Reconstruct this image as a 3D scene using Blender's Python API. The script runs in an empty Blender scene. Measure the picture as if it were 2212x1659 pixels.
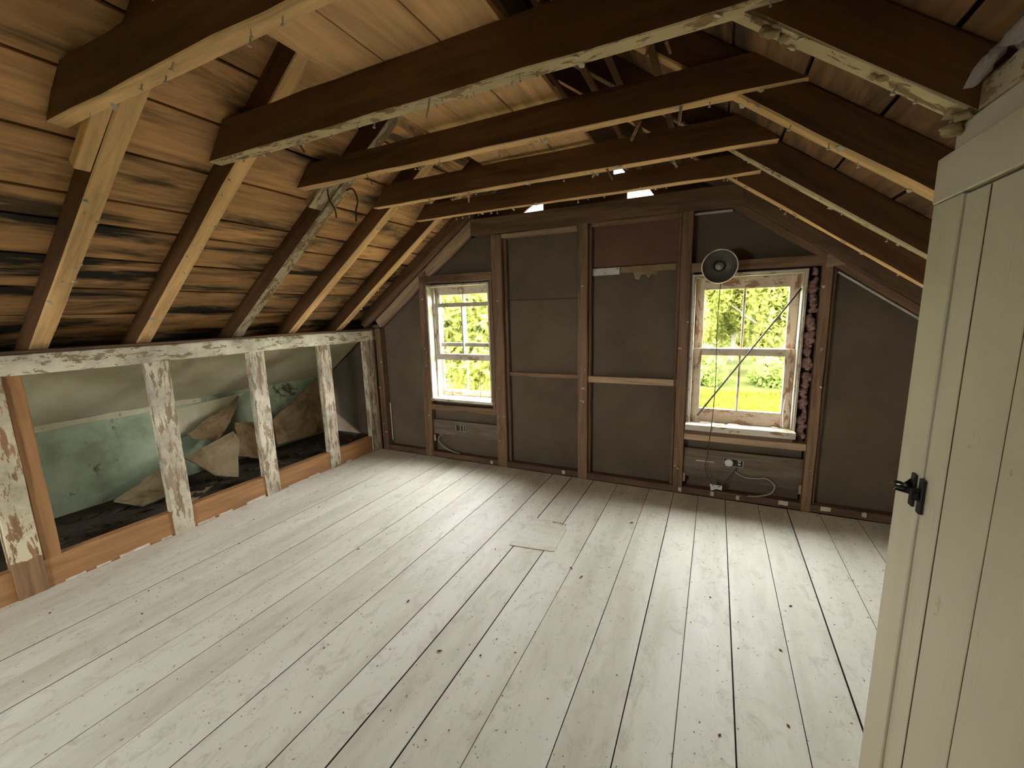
import bpy, math, random
import numpy as np
from mathutils import Vector, Matrix

random.seed(7); RNG = np.random.default_rng(7)
S = bpy.context.scene
COL = S.collection

# ------------------------------------------------------------------ camera, sky, sun, exposure
W_PX, H_PX, F_PX = 2212, 1659, 910.3
YAW, PITCH, ROLL, CAM_H = math.radians(-25.797), math.radians(-9.698), math.radians(-1.545), 1.5
fw = Vector((math.sin(YAW)*math.cos(PITCH), math.cos(YAW)*math.cos(PITCH), math.sin(PITCH)))
rt = Vector((math.cos(YAW), -math.sin(YAW), 0)); up = rt.cross(fw)
rt2 = rt*math.cos(ROLL) + up*math.sin(ROLL); up2 = up*math.cos(ROLL) - rt*math.sin(ROLL)
cam_d = bpy.data.cameras.new('camera'); cam = bpy.data.objects.new('camera', cam_d); COL.objects.link(cam)
cam_d.sensor_fit = 'HORIZONTAL'; cam_d.sensor_width = 36; cam_d.lens = 36*F_PX/W_PX
cam_d.clip_start = 0.02; cam_d.clip_end = 300
cam.matrix_world = Matrix(((rt2.x, up2.x, -fw.x, 0), (rt2.y, up2.y, -fw.y, 0), (rt2.z, up2.z, -fw.z, CAM_H), (0, 0, 0, 1)))
S.camera = cam

world = bpy.data.worlds.new('sky'); S.world = world; world.use_nodes = True
bg = world.node_tree.nodes['Background']
bg.inputs['Color'].default_value = (0.97, 0.965, 1.0, 1); bg.inputs['Strength'].default_value = 1.0
sun_d = bpy.data.lights.new('sun', 'SUN'); sun_d.energy = 1.3; sun_d.angle = math.radians(2); sun_d.color = (1, .94, .82)
sun = bpy.data.objects.new('sun', sun_d); COL.objects.link(sun)
sun.rotation_euler = Vector((-0.86, -0.03, 0.52)).to_track_quat('Z', 'Y').to_euler()
for px0, px1, pz0, pz1, py, ang in ((-2.62, -1.93, .66, 1.76, 3.70, -90), (-.15, .53, .6, 1.71, 3.70, -90), (-2.62, -1.93, .62, 1.76, -1.74, 90)):      # sampling portals in the window openings
    pd = bpy.data.lights.new('window_portal', 'AREA'); pd.shape = 'RECTANGLE'; pd.size = px1-px0; pd.size_y = pz1-pz0
    pd.cycles.is_portal = True
    po = bpy.data.objects.new('window_portal', pd); COL.objects.link(po)
    po.location = ((px0+px1)/2, py, (pz0+pz1)/2); po.rotation_euler = (math.radians(ang), 0, 0)
vs = S.view_settings
vs.view_transform = 'Standard'; vs.look = 'None'; vs.gamma = 1; vs.use_curve_mapping = False; vs.exposure = 5.58
S.cycles.max_bounces = 7; S.cycles.diffuse_bounces = 5; S.cycles.glossy_bounces = 3; S.cycles.transmission_bounces = 4; S.cycles.transparent_max_bounces = 12
S.cycles.use_adaptive_sampling = True; S.cycles.adaptive_threshold = .045; S.cycles.adaptive_min_samples = 16
S.cycles.caustics_reflective = False; S.cycles.caustics_refractive = False
S.cycles.sample_clamp_indirect = 3.0; S.cycles.use_denoising = True

# ------------------------------------------------------------------ room numbers (metres; camera stands over 0,0)
FAR = 3.52            # front plane of the far wall's studs
KNEE = -3.385         # front plane of the knee wall
SL = 0.72             # roof slope
TH = math.atan(SL); CT, ST = math.cos(TH), math.sin(TH)
LA, RA = 3.8536, 2.2944          # underside of rafters: left z = LA+SL*x, right z = RA-SL*x
RX = (RA-LA)/(2*SL); RZ = LA+SL*RX
RD = 0.125                       # rafter depth
DV = RD/CT
BACK = -1.6
def roof_z(x, off=RD): return min(LA+SL*x, RA-SL*x) + off/CT

# ------------------------------------------------------------------ object helpers
def props(o, label=None, cat=None, group=None, kind=None):
    for k, v in (('label', label), ('category', cat), ('group', group), ('kind', kind)):
        if v: o[k] = v
    return o
def empty(name, loc=(0, 0, 0)):
    o = bpy.data.objects.new(name, None); COL.objects.link(o); o.location = loc; o.empty_display_size = .1
    return o
WORLD = {}
def wm(o): return WORLD.get(o, Matrix.Translation(o.location))
def place(o, parent, M):
    WORLD[o] = M
    if parent is not None:
        o.parent = parent; o.matrix_local = wm(parent).inverted() @ M
    else:
        o.matrix_local = M
    return o
def mesh(name, verts, faces, mat, parent=None, M=None, smooth=False):
    me = bpy.data.meshes.new(name); me.from_pydata([tuple(v) for v in verts], [], faces)
    if smooth: me.polygons.foreach_set('use_smooth', [True]*len(me.polygons))
    me.materials.append(mat); me.update()
    o = bpy.data.objects.new(name, me); COL.objects.link(o)
    return place(o, parent, M if M is not None else Matrix.Identity(4))
def frame(c, ax, upv):
    x = Vector(ax).normalized(); z = (Vector(upv) - x*Vector(upv).dot(x)).normalized(); y = z.cross(x)
    return Matrix(((x.x, y.x, z.x, c[0]), (x.y, y.y, z.y, c[1]), (x.z, y.z, z.z, c[2]), (0, 0, 0, 1)))
def beam_geo(Ln, w, t, seg=1, wob=0., bev=.003, rnd=random):
    b = min(bev, w*.3, t*.3); V = []; F = []
    ring = [(-w/2, -t/2+b), (-w/2+b, -t/2), (w/2-b, -t/2), (w/2, -t/2+b), (w/2, t/2-b), (w/2-b, t/2), (-w/2+b, t/2), (-w/2, t/2-b)]
    for i in range(seg+1):
        x = -Ln/2 + Ln*i/seg
        j = [(rnd.uniform(-wob, wob), rnd.uniform(-wob, wob)) for _ in range(4)]
        for k, (y, z) in enumerate(ring):
            dy, dz = j[(k+1)//2 % 4]
            V.append((x, y+dy, z+dz))
    for i in range(seg):
        for k in range(8):
            a = i*8+k; c = i*8+(k+1) % 8
            F.append((a, a+8, c+8, c))
    F.append(tuple(range(8))); F.append(tuple(seg*8+k for k in range(7, -1, -1)))
    return V, F
def beam(name, parent, p0, p1, w, t, upv, mat, seg=1, wob=0., bev=.003, under=None):
    p0, p1 = Vector(p0), Vector(p1); V, F = beam_geo((p1-p0).length, w, t, seg, wob, bev)
    o = mesh(name, V, F, mat, parent, frame((p0+p1)/2, p1-p0, upv))
    if under:                                        # underside paler than the sides, imitating light thrown up by the floor
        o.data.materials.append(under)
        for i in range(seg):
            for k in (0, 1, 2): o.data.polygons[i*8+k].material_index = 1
    return o
def box(name, parent, x0, x1, y0, y1, z0, z1, mat, grain='x', seg=1, wob=0., bev=.003):
    c = Vector(((x0+x1)/2, (y0+y1)/2, (z0+z1)/2)); dx, dy, dz = x1-x0, y1-y0, z1-z0
    if grain == 'x': p0, p1, w, t, u = c-Vector((dx/2, 0, 0)), c+Vector((dx/2, 0, 0)), dy, dz, (0, 0, 1)
    elif grain == 'y': p0, p1, w, t, u = c-Vector((0, dy/2, 0)), c+Vector((0, dy/2, 0)), dx, dz, (0, 0, 1)
    else: p0, p1, w, t, u = c-Vector((0, 0, dz/2)), c+Vector((0, 0, dz/2)), dx, dy, (0, 1, 0)
    return beam(name, parent, p0, p1, w, t, u, mat, seg, wob, bev)
def dark_raw_edges(o, ks, mat, seg):                      # unpainted edges, coloured dark to put shade into the gaps
    o.data.materials.append(mat)
    for i in range(seg):
        for k in ks: o.data.polygons[i*8+k].material_index = 1
    return o
def prism(name, parent, poly, y0, y1, mat):          # polygon in x,z pushed along y
    n = len(poly); cx = sum(p[0] for p in poly)/n; cz = sum(p[1] for p in poly)/n
    area = sum(poly[i][0]*poly[(i+1) % n][1]-poly[(i+1) % n][0]*poly[i][1] for i in range(n))
    if area < 0: poly = poly[::-1]
    V = [(p[0]-cx, y0-(y0+y1)/2, p[1]-cz) for p in poly] + [(p[0]-cx, y1-(y0+y1)/2, p[1]-cz) for p in poly]
    F = [tuple(range(n)), tuple(range(2*n-1, n-1, -1))] + [(i, i+n, (i+1) % n+n, (i+1) % n) for i in range(n)]
    return mesh(name, V, F, mat, parent, Matrix.Translation((cx, (y0+y1)/2, cz)))
def slab(name, parent, pts, th, mat, off=None):      # thick sheet through 3-D points (fan), pushed along its normal
    P = [Vector(p) for p in pts]; c = sum(P, Vector())/len(P); n = Vector()
    for i in range(len(P)): n += (P[i]-c).cross(P[(i+1) % len(P)]-c)
    n.normalize(); k = len(P)
    V = [p-c for p in P] + [Vector()] + [p-c+n*th for p in P] + [n*th]
    F = []
    for i in range(k):
        j = (i+1) % k
        F += [(i, k, j), (k+1+i, k+1+j, 2*k+1), (i, j, k+1+j, k+1+i)]
    F = [f if len(f) == 4 else f for f in F]
    return mesh(name, V, F, mat, parent, Matrix.Translation(c))
def tube(name, parent, pts, r, mat, sides=6, sub=6, smooth=True, r1=None):
    P = [Vector(p) for p in pts]; Q = []
    for i in range(len(P)-1):                         # Catmull-Rom
        a, b, c, d_ = P[max(i-1, 0)], P[i], P[i+1], P[min(i+2, len(P)-1)]
        for s in range(sub):
            t = s/sub
            Q.append(.5*((2*b)+(c-a)*t+(2*a-5*b+4*c-d_)*t*t+(3*b-a-3*c+d_)*t**3))
    Q.append(P[-1]); o0 = Q[0].copy(); V = []; F = []; ref = Vector((.31, .47, .83))
    for i, q in enumerate(Q):
        tg = (Q[min(i+1, len(Q)-1)]-Q[max(i-1, 0)]).normalized(); u = tg.cross(ref).normalized(); v = tg.cross(u)
        rr = r if r1 is None else r+(r1-r)*i/(len(Q)-1)
        for k in range(sides):
            an = 2*math.pi*k/sides; V.append(q-o0+(u*math.cos(an)+v*math.sin(an))*rr)
    for i in range(len(Q)-1):
        for k in range(sides):
            a = i*sides+k; c = i*sides+(k+1) % sides; F.append((a, c, c+sides, a+sides))
    F.append(tuple(range(sides-1, -1, -1))); F.append(tuple((len(Q)-1)*sides+k for k in range(sides)))
    return mesh(name, V, F, mat, parent, Matrix.Translation(o0), smooth)
def lathe(name, parent, prof, M, mat, n=40, smooth=True):      # profile (r, h) turned about local z
    V = []; F = []
    for r, h in prof:
        for k in range(n): a = 2*math.pi*k/n; V.append((r*math.cos(a), r*math.sin(a), h))
    for i in range(len(prof)-1):
        for k in range(n): a = i*n+k; c = i*n+(k+1) % n; F.append((a, c, c+n, a+n))
    return mesh(name, V, F, mat, parent, M, smooth)
def blob_geo(r, amp, rnd, n=2):
    import bmesh
    bm = bmesh.new(); bmesh.ops.create_icosphere(bm, subdivisions=n, radius=1)
    V = []; bm.verts.ensure_lookup_table()
    for v in bm.verts:
        s = 1+rnd.uniform(-amp, amp); V.append((v.co.x*r[0]*s, v.co.y*r[1]*s, v.co.z*r[2]*s))
    F = [tuple(x.index for x in f.verts) for f in bm.faces]; bm.free()
    return V, F

# ------------------------------------------------------------------ material helpers
class NT:
    def __init__(s, name):
        s.m = bpy.data.materials.new(name); s.m.use_nodes = True; s.t = s.m.node_tree
        s.b = s.t.nodes['Principled BSDF']
    def n(s, typ, ins=None, **kw):
        nd = s.t.nodes.new(typ)
        for k, v in kw.items(): setattr(nd, k, v)
        for k, v in (ins or {}).items():
            if hasattr(v, 'is_linked') or isinstance(v, bpy.types.NodeSocket): s.t.links.new(v, nd.inputs[k])
            else: nd.inputs[k].default_value = v
        return nd
    def ramp(s, fac, stops, interp='LINEAR'):
        nd = s.n('ShaderNodeValToRGB', {'Fac': fac}); r = nd.color_ramp; r.interpolation = interp
        while len(r.elements) > 1: r.elements.remove(r.elements[-1])
        r.elements[0].position = stops[0][0]; r.elements[0].color = stops[0][1]
        for p, c in stops[1:]:
            e = r.elements.new(p); e.color = c
        return nd.outputs['Color']
    def mix(s, f, a, b, mode='MIX'):
        nd = s.n('ShaderNodeMix', data_type='RGBA', blend_type=mode)
        for k, v in ((0, f), (6, a), (7, b)):
            if isinstance(v, bpy.types.NodeSocket): s.t.links.new(v, nd.inputs[k])
            else: nd.inputs[k].default_value = v
        return nd.outputs[2]
    def math(s, op, a, b=0.):
        nd = s.n('ShaderNodeMath', operation=op)
        for k, v in ((0, a), (1, b)):
            if isinstance(v, bpy.types.NodeSocket): s.t.links.new(v, nd.inputs[k])
            else: nd.inputs[k].default_value = v
        return nd.outputs[0]
    def coords(s, scale=(1, 1, 1), rnd=True):
        tc = s.n('ShaderNodeTexCoord').outputs['Object']
        if rnd:
            r = s.n('ShaderNodeObjectInfo').outputs['Random']
            off = s.n('ShaderNodeVectorMath', {0: (31., 17., 23.)}, operation='SCALE'); s.t.links.new(r, off.inputs['Scale'])
            ad = s.n('ShaderNodeVectorMath', {0: tc, 1: off.outputs[0]}, operation='ADD'); tc = ad.outputs[0]
        return s.n('ShaderNodeMapping', {'Vector': tc, 'Scale': scale}).outputs[0]
    def noise(s, vec, scale, detail=4., rough=.55, dist=0.):
        return s.n('ShaderNodeTexNoise', {'Vector': vec, 'Scale': scale, 'Detail': detail, 'Roughness': rough, 'Distortion': dist}).outputs['Fac']
    def out(s, color, rough=.7, bump=None, bstr=.3, bdist=.004, spec=.3):
        if isinstance(color, bpy.types.NodeSocket): s.t.links.new(color, s.b.inputs['Base Color'])
        else: s.b.inputs['Base Color'].default_value = color
        if isinstance(rough, bpy.types.NodeSocket): s.t.links.new(rough, s.b.inputs['Roughness'])
        else: s.b.inputs['Roughness'].default_value = rough
        s.b.inputs['Specular IOR Level'].default_value = spec
        if bump is not None:
            bn = s.n('ShaderNodeBump', {'Height': bump, 'Strength': bstr, 'Distance': bdist}); s.t.links.new(bn.outputs[0], s.b.inputs['Normal'])
        return s.m
def c4(c, k=1.): return (c[0]*k, c[1]*k, c[2]*k, 1)
BLK, WHT = (0, 0, 0, 1), (1, 1, 1, 1)

def wood(name, base, stain=(.02, .015, .01), stain_amt=.5, knots=.6, var=.3, rough=.75, contrast=.35, grain=14, stain_at=.50):
    t = NT(name); v = t.coords((1.1, grain, grain)); v1 = t.coords((1, 2.2, 2.2))
    g = t.noise(v, 1.6, 4, .62, .7)
    col = t.ramp(g, [(.28, c4(base, 1-contrast)), (.5, c4(base)), (.74, c4(base, 1+contrast*.8))])
    if knots:
        vo = t.n('ShaderNodeTexVoronoi', {'Vector': t.coords((1.5, 6.5, 6.5)), 'Scale': 1.0, 'Randomness': 1.}, feature='F1').outputs['Distance']
        k = t.ramp(vo, [(.05, WHT), (.13, (.35,)*3+(1,)), (.2, BLK)])
        col = t.mix(t.math('MULTIPLY', k, knots), col, c4(base, .22))
    s_ = t.noise(t.coords((.7, 4.2, 4.2)), 1.6, 4, .65, .35)
    sm = t.ramp(s_, [(stain_at, BLK), (stain_at+.15, WHT)])
    col = t.mix(t.math('MULTIPLY', sm, stain_amt), col, c4(stain))
    r = t.n('ShaderNodeObjectInfo').outputs['Random']
    val = t.math('ADD', t.math('MULTIPLY', r, var), 1-var/2)
    hs = t.n('ShaderNodeHueSaturation', {'Color': col, 'Value': val}).outputs[0]
    return t.out(hs, rough, t.noise(v, 1.6, 2, .6, .7), .35, .003)
def peel(name, paint, under, amount=.5, scale=9., dirt=.4, rough=.6, stretch=.35, below=None):
    t = NT(name); v = t.coords((stretch, 1, 1)); v0 = t.coords((1, 1, 1))
    n1 = t.noise(v, scale, 5, .68, .25)
    edge = .34+.2*amount
    m = t.ramp(n1, [(edge-.015, WHT), (edge+.015, BLK)])
    if isinstance(paint, tuple): pc = t.ramp(t.noise(v0, 3.2, 4, .7), [(.32, c4(paint, 1-dirt)), (.6, c4(paint))])
    g = t.noise(t.coords((1.2, 14, 14)), 1.7, 3, .6, .6)
    uc = t.ramp(g, [(.3, c4(under, .6)), (.7, c4(under, 1.25))])
    sp = t.ramp(t.noise(v0, 42, 3, .6), [(.68, BLK), (.73, WHT)])
    pc = t.mix(t.math('MULTIPLY', sp, .7), pc, c4(under, .5))
    if below is not None:
        sx = t.n('ShaderNodeSeparateXYZ', {0: t.n('ShaderNodeTexCoord').outputs['Object']}).outputs[0]
        mk = t.math('LESS_THAN', t.math('ADD', sx, t.math('MULTIPLY', n1, .08)), below)
        m = t.math('MAXIMUM', m, mk)
    col = t.mix(m, pc, uc)
    return t.out(col, rough, t.math('ADD', t.noise(v, scale, 3, .68, .25), t.noise(t.coords((1.2, 14, 14)), 1.7, 1, .6, .6)), .35, .002)
def mottle(name, cols, scale=4., rough=.9, bump=.2, spots=None, spot_scale=7., spec=.2, spot_at=.64):
    t = NT(name); v = t.coords()
    n1 = t.noise(v, scale, 5, .62, .2)
    n = len(cols); col = t.ramp(n1, [(.3+.42*i/max(n-1, 1), c4(c)) for i, c in enumerate(cols)])
    if spots:
        sm = t.ramp(t.noise(v, spot_scale, 5, .7, .5), [(spot_at, BLK), (spot_at+.07, WHT)])
        col = t.mix(sm, col, c4(spots))
    return t.out(col, rough, t.noise(v, scale*9, 2, .6), bump, .003, spec)
def flat(name, col, rough=.5, metal=0., spec=.4):
    t = NT(name); t.b.inputs['Metallic'].default_value = metal
    n = t.noise(t.coords(), 14, 4, .6)
    return t.out(t.ramp(n, [(.3, c4(col, .8)), (.7, c4(col, 1.1))]), rough, None, spec=spec)

M = {}
M['floor'] = None
def floor_mat():
    t = NT('floor_paint'); v = t.coords(); vs_ = t.coords((.35, 1.6, 1))
    base = t.ramp(t.noise(vs_, 2.2, 4, .65), [(.3, (.55, .51, .41, 1)), (.52, (.69, .655, .56, 1)), (.75, (.76, .735, .655, 1))])
    scuff = t.ramp(t.noise(t.coords((.8, 1.3, 1)), 11, 6, .78, .8), [(.52, BLK), (.74, WHT)])
    col = t.mix(t.math('MULTIPLY', scuff, .68), base, (.37, .33, .25, 1))
    pt = t.ramp(t.noise(t.coords((.7, 1, 1)), 2.6, 4, .7, .4), [(.58, BLK), (.8, WHT)])
    col = t.mix(t.math('MULTIPLY', pt, .4), col, (.42, .40, .34, 1))
    sp = t.ramp(t.noise(v, 55, 2, .5), [(.71, BLK), (.74, WHT)])
    col = t.mix(t.math('MULTIPLY', sp, .7), col, (.12, .10, .08, 1))
    g = t.noise(t.coords((1, 16, 1)), 1.7, 2, .6, .5)
    return t.out(col, .58, g, .22, .002, .45)
M['floor'] = floor_mat()
M['tie'] = wood('aged_shaded_wood', (.125, .055, .019), stain_amt=.35, knots=.25, var=.4, contrast=.4)  # rafter and tie sides have their shade put into this dark colour
M['under'] = wood('lit_pale_wood', (.72, .46, .22), stain=(.2, .12, .06), stain_amt=.4, knots=.2, var=.25, contrast=.3)  # tie undersides, bright to imitate light from below
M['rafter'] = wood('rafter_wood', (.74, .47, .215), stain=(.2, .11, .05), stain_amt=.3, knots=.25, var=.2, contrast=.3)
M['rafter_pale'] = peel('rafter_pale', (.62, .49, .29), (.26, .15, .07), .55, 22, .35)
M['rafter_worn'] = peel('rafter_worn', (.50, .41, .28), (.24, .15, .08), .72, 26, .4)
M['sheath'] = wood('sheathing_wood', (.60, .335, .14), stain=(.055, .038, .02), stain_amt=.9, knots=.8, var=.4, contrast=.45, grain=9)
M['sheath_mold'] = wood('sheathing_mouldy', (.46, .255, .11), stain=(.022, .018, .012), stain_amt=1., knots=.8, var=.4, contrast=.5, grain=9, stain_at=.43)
M['sheath_right'] = wood('sheathing_right', (.22, .115, .05), stain=(.04, .028, .018), stain_amt=.8, knots=.6, var=.3, contrast=.45, grain=9)  # right slope boards, darker than the left ones
M['loft'] = wood('loft_wood', (.74, .45, .205), stain=(.25, .13, .06), stain_amt=.35, knots=.3, var=.12, contrast=.25, grain=10)
M['stud'] = wood('stud_wood', (.235, .138, .078), stain_amt=.6, knots=.2, var=.3)
M['stud_dark'] = wood('stud_dark', (.165, .094, .053), stain_amt=.5, knots=.2, var=.3)
M['board_grey'] = wood('grey_board', (.165, .125, .085), stain=(.06, .045, .03), stain_amt=.5, knots=.2, var=.1)
M['rail'] = wood('rail_wood', (.46, .31, .19), stain_amt=.25, knots=.2, var=.2)
M['plate_brown'] = wood('plate_wood', (.36, .185, .078), stain_amt=.25, knots=.25, var=.15, contrast=.25)
M['white'] = peel('whitewash', (.70, .625, .47), (.33, .24, .155), .66, 30, .55, stretch=.22)
M['white_low'] = peel('whitewash_low', (.68, .60, .41), (.30, .17, .085), .60, 26, .55, stretch=.25, below=-.36)
M['plate_white'] = peel('plate_white', (.80, .74, .57), (.36, .275, .17), .52, 30, .5, stretch=.4)
M['win_white'] = peel('window_paint', (.54, .49, .39), (.32, .20, .115), .36, 24, .3)
M['win_raw'] = peel('window_worn', (.68, .57, .43), (.38, .23, .135), .50, 22, .3)
M['sill'] = peel('sill_paint', (.72, .65, .53), (.42, .25, .13), .50, 18, .3)
M['panel'] = mottle('fiberboard', [(.105, .077, .050), (.135, .10, .066), (.158, .12, .082)], 2.2, .9, .15, (.09, .07, .045), 5., spot_at=.72)
M['panel_red'] = mottle('fiberboard_red', [(.135, .068, .045), (.165, .085, .058), (.19, .105, .073)], 2.2, .9, .15)
M['panel_dark'] = mottle('sheathing_dark', [(.02, .016, .012), (.035, .028, .02)], 3, .9)
M['plaster'] = mottle('green_plaster', [(.17, .18, .10), (.33, .385, .26), (.46, .52, .38)], 2.4, .9, .25, (.09, .085, .045), 4.5, spot_at=.60)
M['plaster_grey'] = mottle('grey_plaster', [(.34, .30, .18), (.46, .42, .28), (.54, .50, .36)], 2.4, .9, .2)
M['plaster_pale'] = mottle('pale_plaster', [(.42, .38, .24), (.56, .52, .38)], 5, .9, .2, (.14, .11, .07), 14.)
M['torn'] = mottle('torn_board', [(.14, .09, .045), (.26, .175, .09), (.34, .24, .135)], 5, .95, .4, (.12, .075, .035), 6.)
M['torn_pale'] = mottle('torn_pale', [(.15, .11, .06), (.27, .205, .115), (.34, .27, .16)], 5, .95, .3)
M['dirt'] = mottle('eave_dirt', [(.03, .023, .016), (.07, .052, .034)], 7, .95, .6)
M['felt'] = flat('roof_felt', (.012, .01, .008), .95)
M['door'] = None
def door_mat(name, emboss=0.):
    t = NT(name); v = t.coords()
    base = t.ramp(t.noise(t.coords((.3, 2, 2)), 2., 5, .6), [(.3, (.47, .42, .285, 1)), (.6, (.52, .47, .33, 1)), (.8, (.555, .505, .36, 1))])
    ch = t.ramp(t.noise(t.coords((.6, 1.4, 1.4)), 9, 7, .72, .4), [(.655, BLK), (.67, WHT)])
    col = t.mix(t.math('MULTIPLY', ch, .75), base, (.36, .28, .17, 1))
    g = t.noise(t.coords((1.0, 22, 22)), 2.0, 3, .6, 1.2)
    return t.out(col, .5, t.math('MULTIPLY', g, 1+emboss), .3+.3*emboss, .002, .4)
M['door'] = door_mat('door_paint'); M['door_grain'] = door_mat('door_paint_grain', 1.2)
M['wall_plain'] = mottle('old_plaster', [(.50, .46, .35), (.60, .56, .45)], 3, .9, .2)
M['iron'] = flat('black_iron', (.025, .02, .018), .45, .6)
M['nail'] = flat('nail_steel', (.55, .52, .46), .4, .3)
M['nail_dark'] = flat('nail_rust', (.09, .05, .03), .7, .3)
M['plaster_bit'] = mottle('plaster_bit', [(.55, .48, .38), (.72, .66, .55)], 20, .9, .3)
M['pvc'] = flat('white_strip', (.62, .58, .50), .6)
M['cord'] = flat('dark_cord', (.05, .045, .04), .5)
M['cable'] = flat('pale_cable', (.42, .39, .33), .5)
M['paper'] = flat('white_paper', (.72, .70, .66), .8)
M['alu'] = flat('spun_aluminium', (.20, .18, .145), .38, .6)
M['alu_rim'] = flat('aluminium_rim', (.75, .72, .66), .3, .9)
M['bulb'] = flat('frosted_bulb', (.36, .33, .29), .3, .3)
M['stick'] = flat('grey_stick', (.15, .125, .10), .6)
M['pink'] = mottle('pink_insulation', [(.16, .085, .066), (.36, .21, .17), (.50, .33, .27)], 22, 1., .8)
M['tan_fluff'] = mottle('tan_insulation', [(.28, .2, .1), (.55, .45, .27)], 16, 1., .8)
M['tape'] = flat('outlet_metal', (.4, .38, .34), .4, .7)
M['grime_shade'] = flat('grime_shade', (.05, .04, .03), .9)  # also stands in for shade in grooves and gaps
def foil_mat():
    t = NT('foil'); t.b.inputs['Metallic'].default_value = .45
    return t.out((.85, .85, .86, 1), .18, t.noise(t.coords(), 14, 3, .5), .8, .02, .8)
M['foil'] = foil_mat()
def glass_mat():
    t = NT('window_glass'); nt = t.t; nt.nodes.remove(t.b)
    tr = t.n('ShaderNodeBsdfTransparent', {'Color': (.95, .97, .95, 1)}); gl = t.n('ShaderNodeBsdfGlossy', {'Color': (1, 1, 1, 1), 'Roughness': .03})
    mx = t.n('ShaderNodeMixShader', {0: .05, 1: tr.outputs[0], 2: gl.outputs[0]})
    nt.links.new(mx.outputs[0], nt.nodes['Material Output'].inputs['Surface']); return t.m
M['glass'] = glass_mat()
def leaf_mat(name, a, b):
    t = NT(name); nt = t.t; nt.nodes.remove(t.b)
    n = t.noise(t.n('ShaderNodeTexCoord').outputs['Object'], .9, 5, .7)
    col = t.ramp(n, [(.32, c4(a)), (.68, c4(b))])
    d = t.n('ShaderNodeBsdfDiffuse', {'Color': col}); tl = t.n('ShaderNodeBsdfTranslucent', {'Color': col})
    mx = t.n('ShaderNodeMixShader', {0: .55, 1: d.outputs[0], 2: tl.outputs[0]})
    nt.links.new(mx.outputs[0], nt.nodes['Material Output'].inputs['Surface']); return t.m
M['leaf'] = leaf_mat('leaves', (.17, .20, .04), (.36, .36, .10))
M['leaf_dark'] = leaf_mat('leaves_bush', (.16, .23, .05), (.30, .36, .09))
M['grass_tall'] = leaf_mat('tall_grass', (.05, .065, .006), (.13, .14, .02))
M['bark'] = mottle('bark', [(.16, .13, .1), (.3, .26, .21)], 6, .9, .4)
M['grass'] = mottle('lawn', [(.018, .026, .0018), (.038, .044, .003), (.055, .058, .005)], 2.2, .95, .2)
M['leafbit'] = flat('dry_leaf', (.12, .075, .035), .8)
M['siding'] = mottle('siding', [(.5, .48, .42), (.6, .58, .52)], 2, .8)

# ------------------------------------------------------------------ floor
floor = props(empty('floor', (-1.0, 1.5, 0)), 'white painted plank floor of the attic, worn and dusty', 'floor', kind='structure')
box('subfloor', floor, -4.3, 1.45, BACK, 3.62, -.07, -.024, M['grime_shade'], 'y')
joints = [-3.41, -3.08, -2.855, -2.66, -2.46, -2.27, -2.05, -1.85, -1.605, -1.302, -1.116, -.915, -.70, -.437, -.243, -.06, .134, .358, .545, .745, .965, 1.19, 1.29]
gapw = {-.243: .004, .134: .005, .545: .006, -1.116: .006, -.915: .006, -1.302: .005, -.06: .003, .358: .003}
for a, b in zip(joints, joints[1:]):
    ga, gb = gapw.get(a, .003), gapw.get(b, .003); dz = random.uniform(-.0015, .0005)
    dark_raw_edges(box('floorboard', floor, a+ga/2, b-gb/2, BACK, 3.515, -.0235+dz, dz, M['floor'], 'y', 6, .0006, .0012), (3, 7), M['grime_shade'], 6)
patch = [(-1.146, 2.262), (-.868, 2.30), (-.85, 2.31), (-.866, 2.60), (-.885, 2.635), (-1.135, 2.668)]
slab('floor_patch', floor, [(x, y, .0005) for x, y in patch], .0035, M['floor'])
box('eave_floor', floor, -4.22, -3.47, BACK, 3.55, .02, .135, M['dirt'], 'y')

# ------------------------------------------------------------------ roof: rafters, ties, sheathing
roof = props(empty('ceiling', (RX, 1.5, 2.27)), 'open attic roof of bare rafters, collar ties and stained sheathing boards', 'ceiling', kind='structure')
def lpt(x, y, off): return Vector((x-off*ST, y, LA+SL*x+off*CT))       # off = perpendicular from rafter underside
def rpt(x, y, off): return Vector((x+off*ST, y, RA-SL*x+off*CT))
NLv, NRv = Vector((-ST, 0, CT)), Vector((ST, 0, CT))
nail_me = None
def nails(parent, spots, mat=None, ln=.022):
    global nail_me
    if nail_me is None:
        V = []; F = []
        for r, z in ((.0022, .004), (.0022, -.02), (.0055, -.02), (.0055, -.024), (.0005, -.025)):
            for k in range(6): V.append((r*math.cos(k*math.pi/3), r*math.sin(k*math.pi/3), z))
        for i in range(4):
            for k in range(6): a = i*6+k; c = i*6+(k+1) % 6; F.append((a, a+6, c+6, c))
        nail_me = bpy.data.meshes.new('nail'); nail_me.from_pydata(V, [], F); nail_me.materials.append(M['nail'])
    for p in spots:
        o = bpy.data.objects.new('nail', nail_me); COL.objects.link(o)
        R = Matrix.Rotation(random.uniform(-.35, .35), 4, 'X') @ Matrix.Rotation(random.uniform(-.35, .35), 4, 'Y')
        place(o, parent, Matrix.Translation(p) @ R @ Matrix.Scale(random.uniform(.7, 1.2), 4))
bits = []
for i in range(5):
    V, F = blob_geo((1, 1, 1), .42, random, 1); me = bpy.data.meshes.new('plaster_crumb'); me.from_pydata(V, [], F); me.materials.append(M['plaster_bit']); bits.append(me)
def crumbs(parent, spots, size=.012, mat=None):
    for p in spots:
        o = bpy.data.objects.new('plaster_crumb', random.choice(bits)); COL.objects.link(o)
        s = size*random.uniform(.5, 1.3)
        place(o, parent, Matrix.Translation(p) @ Matrix.Rotation(random.uniform(0, 3), 4, (.3, .5, .8)) @ Matrix.Diagonal((s*1.3, s, s*.7, 1)))
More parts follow.
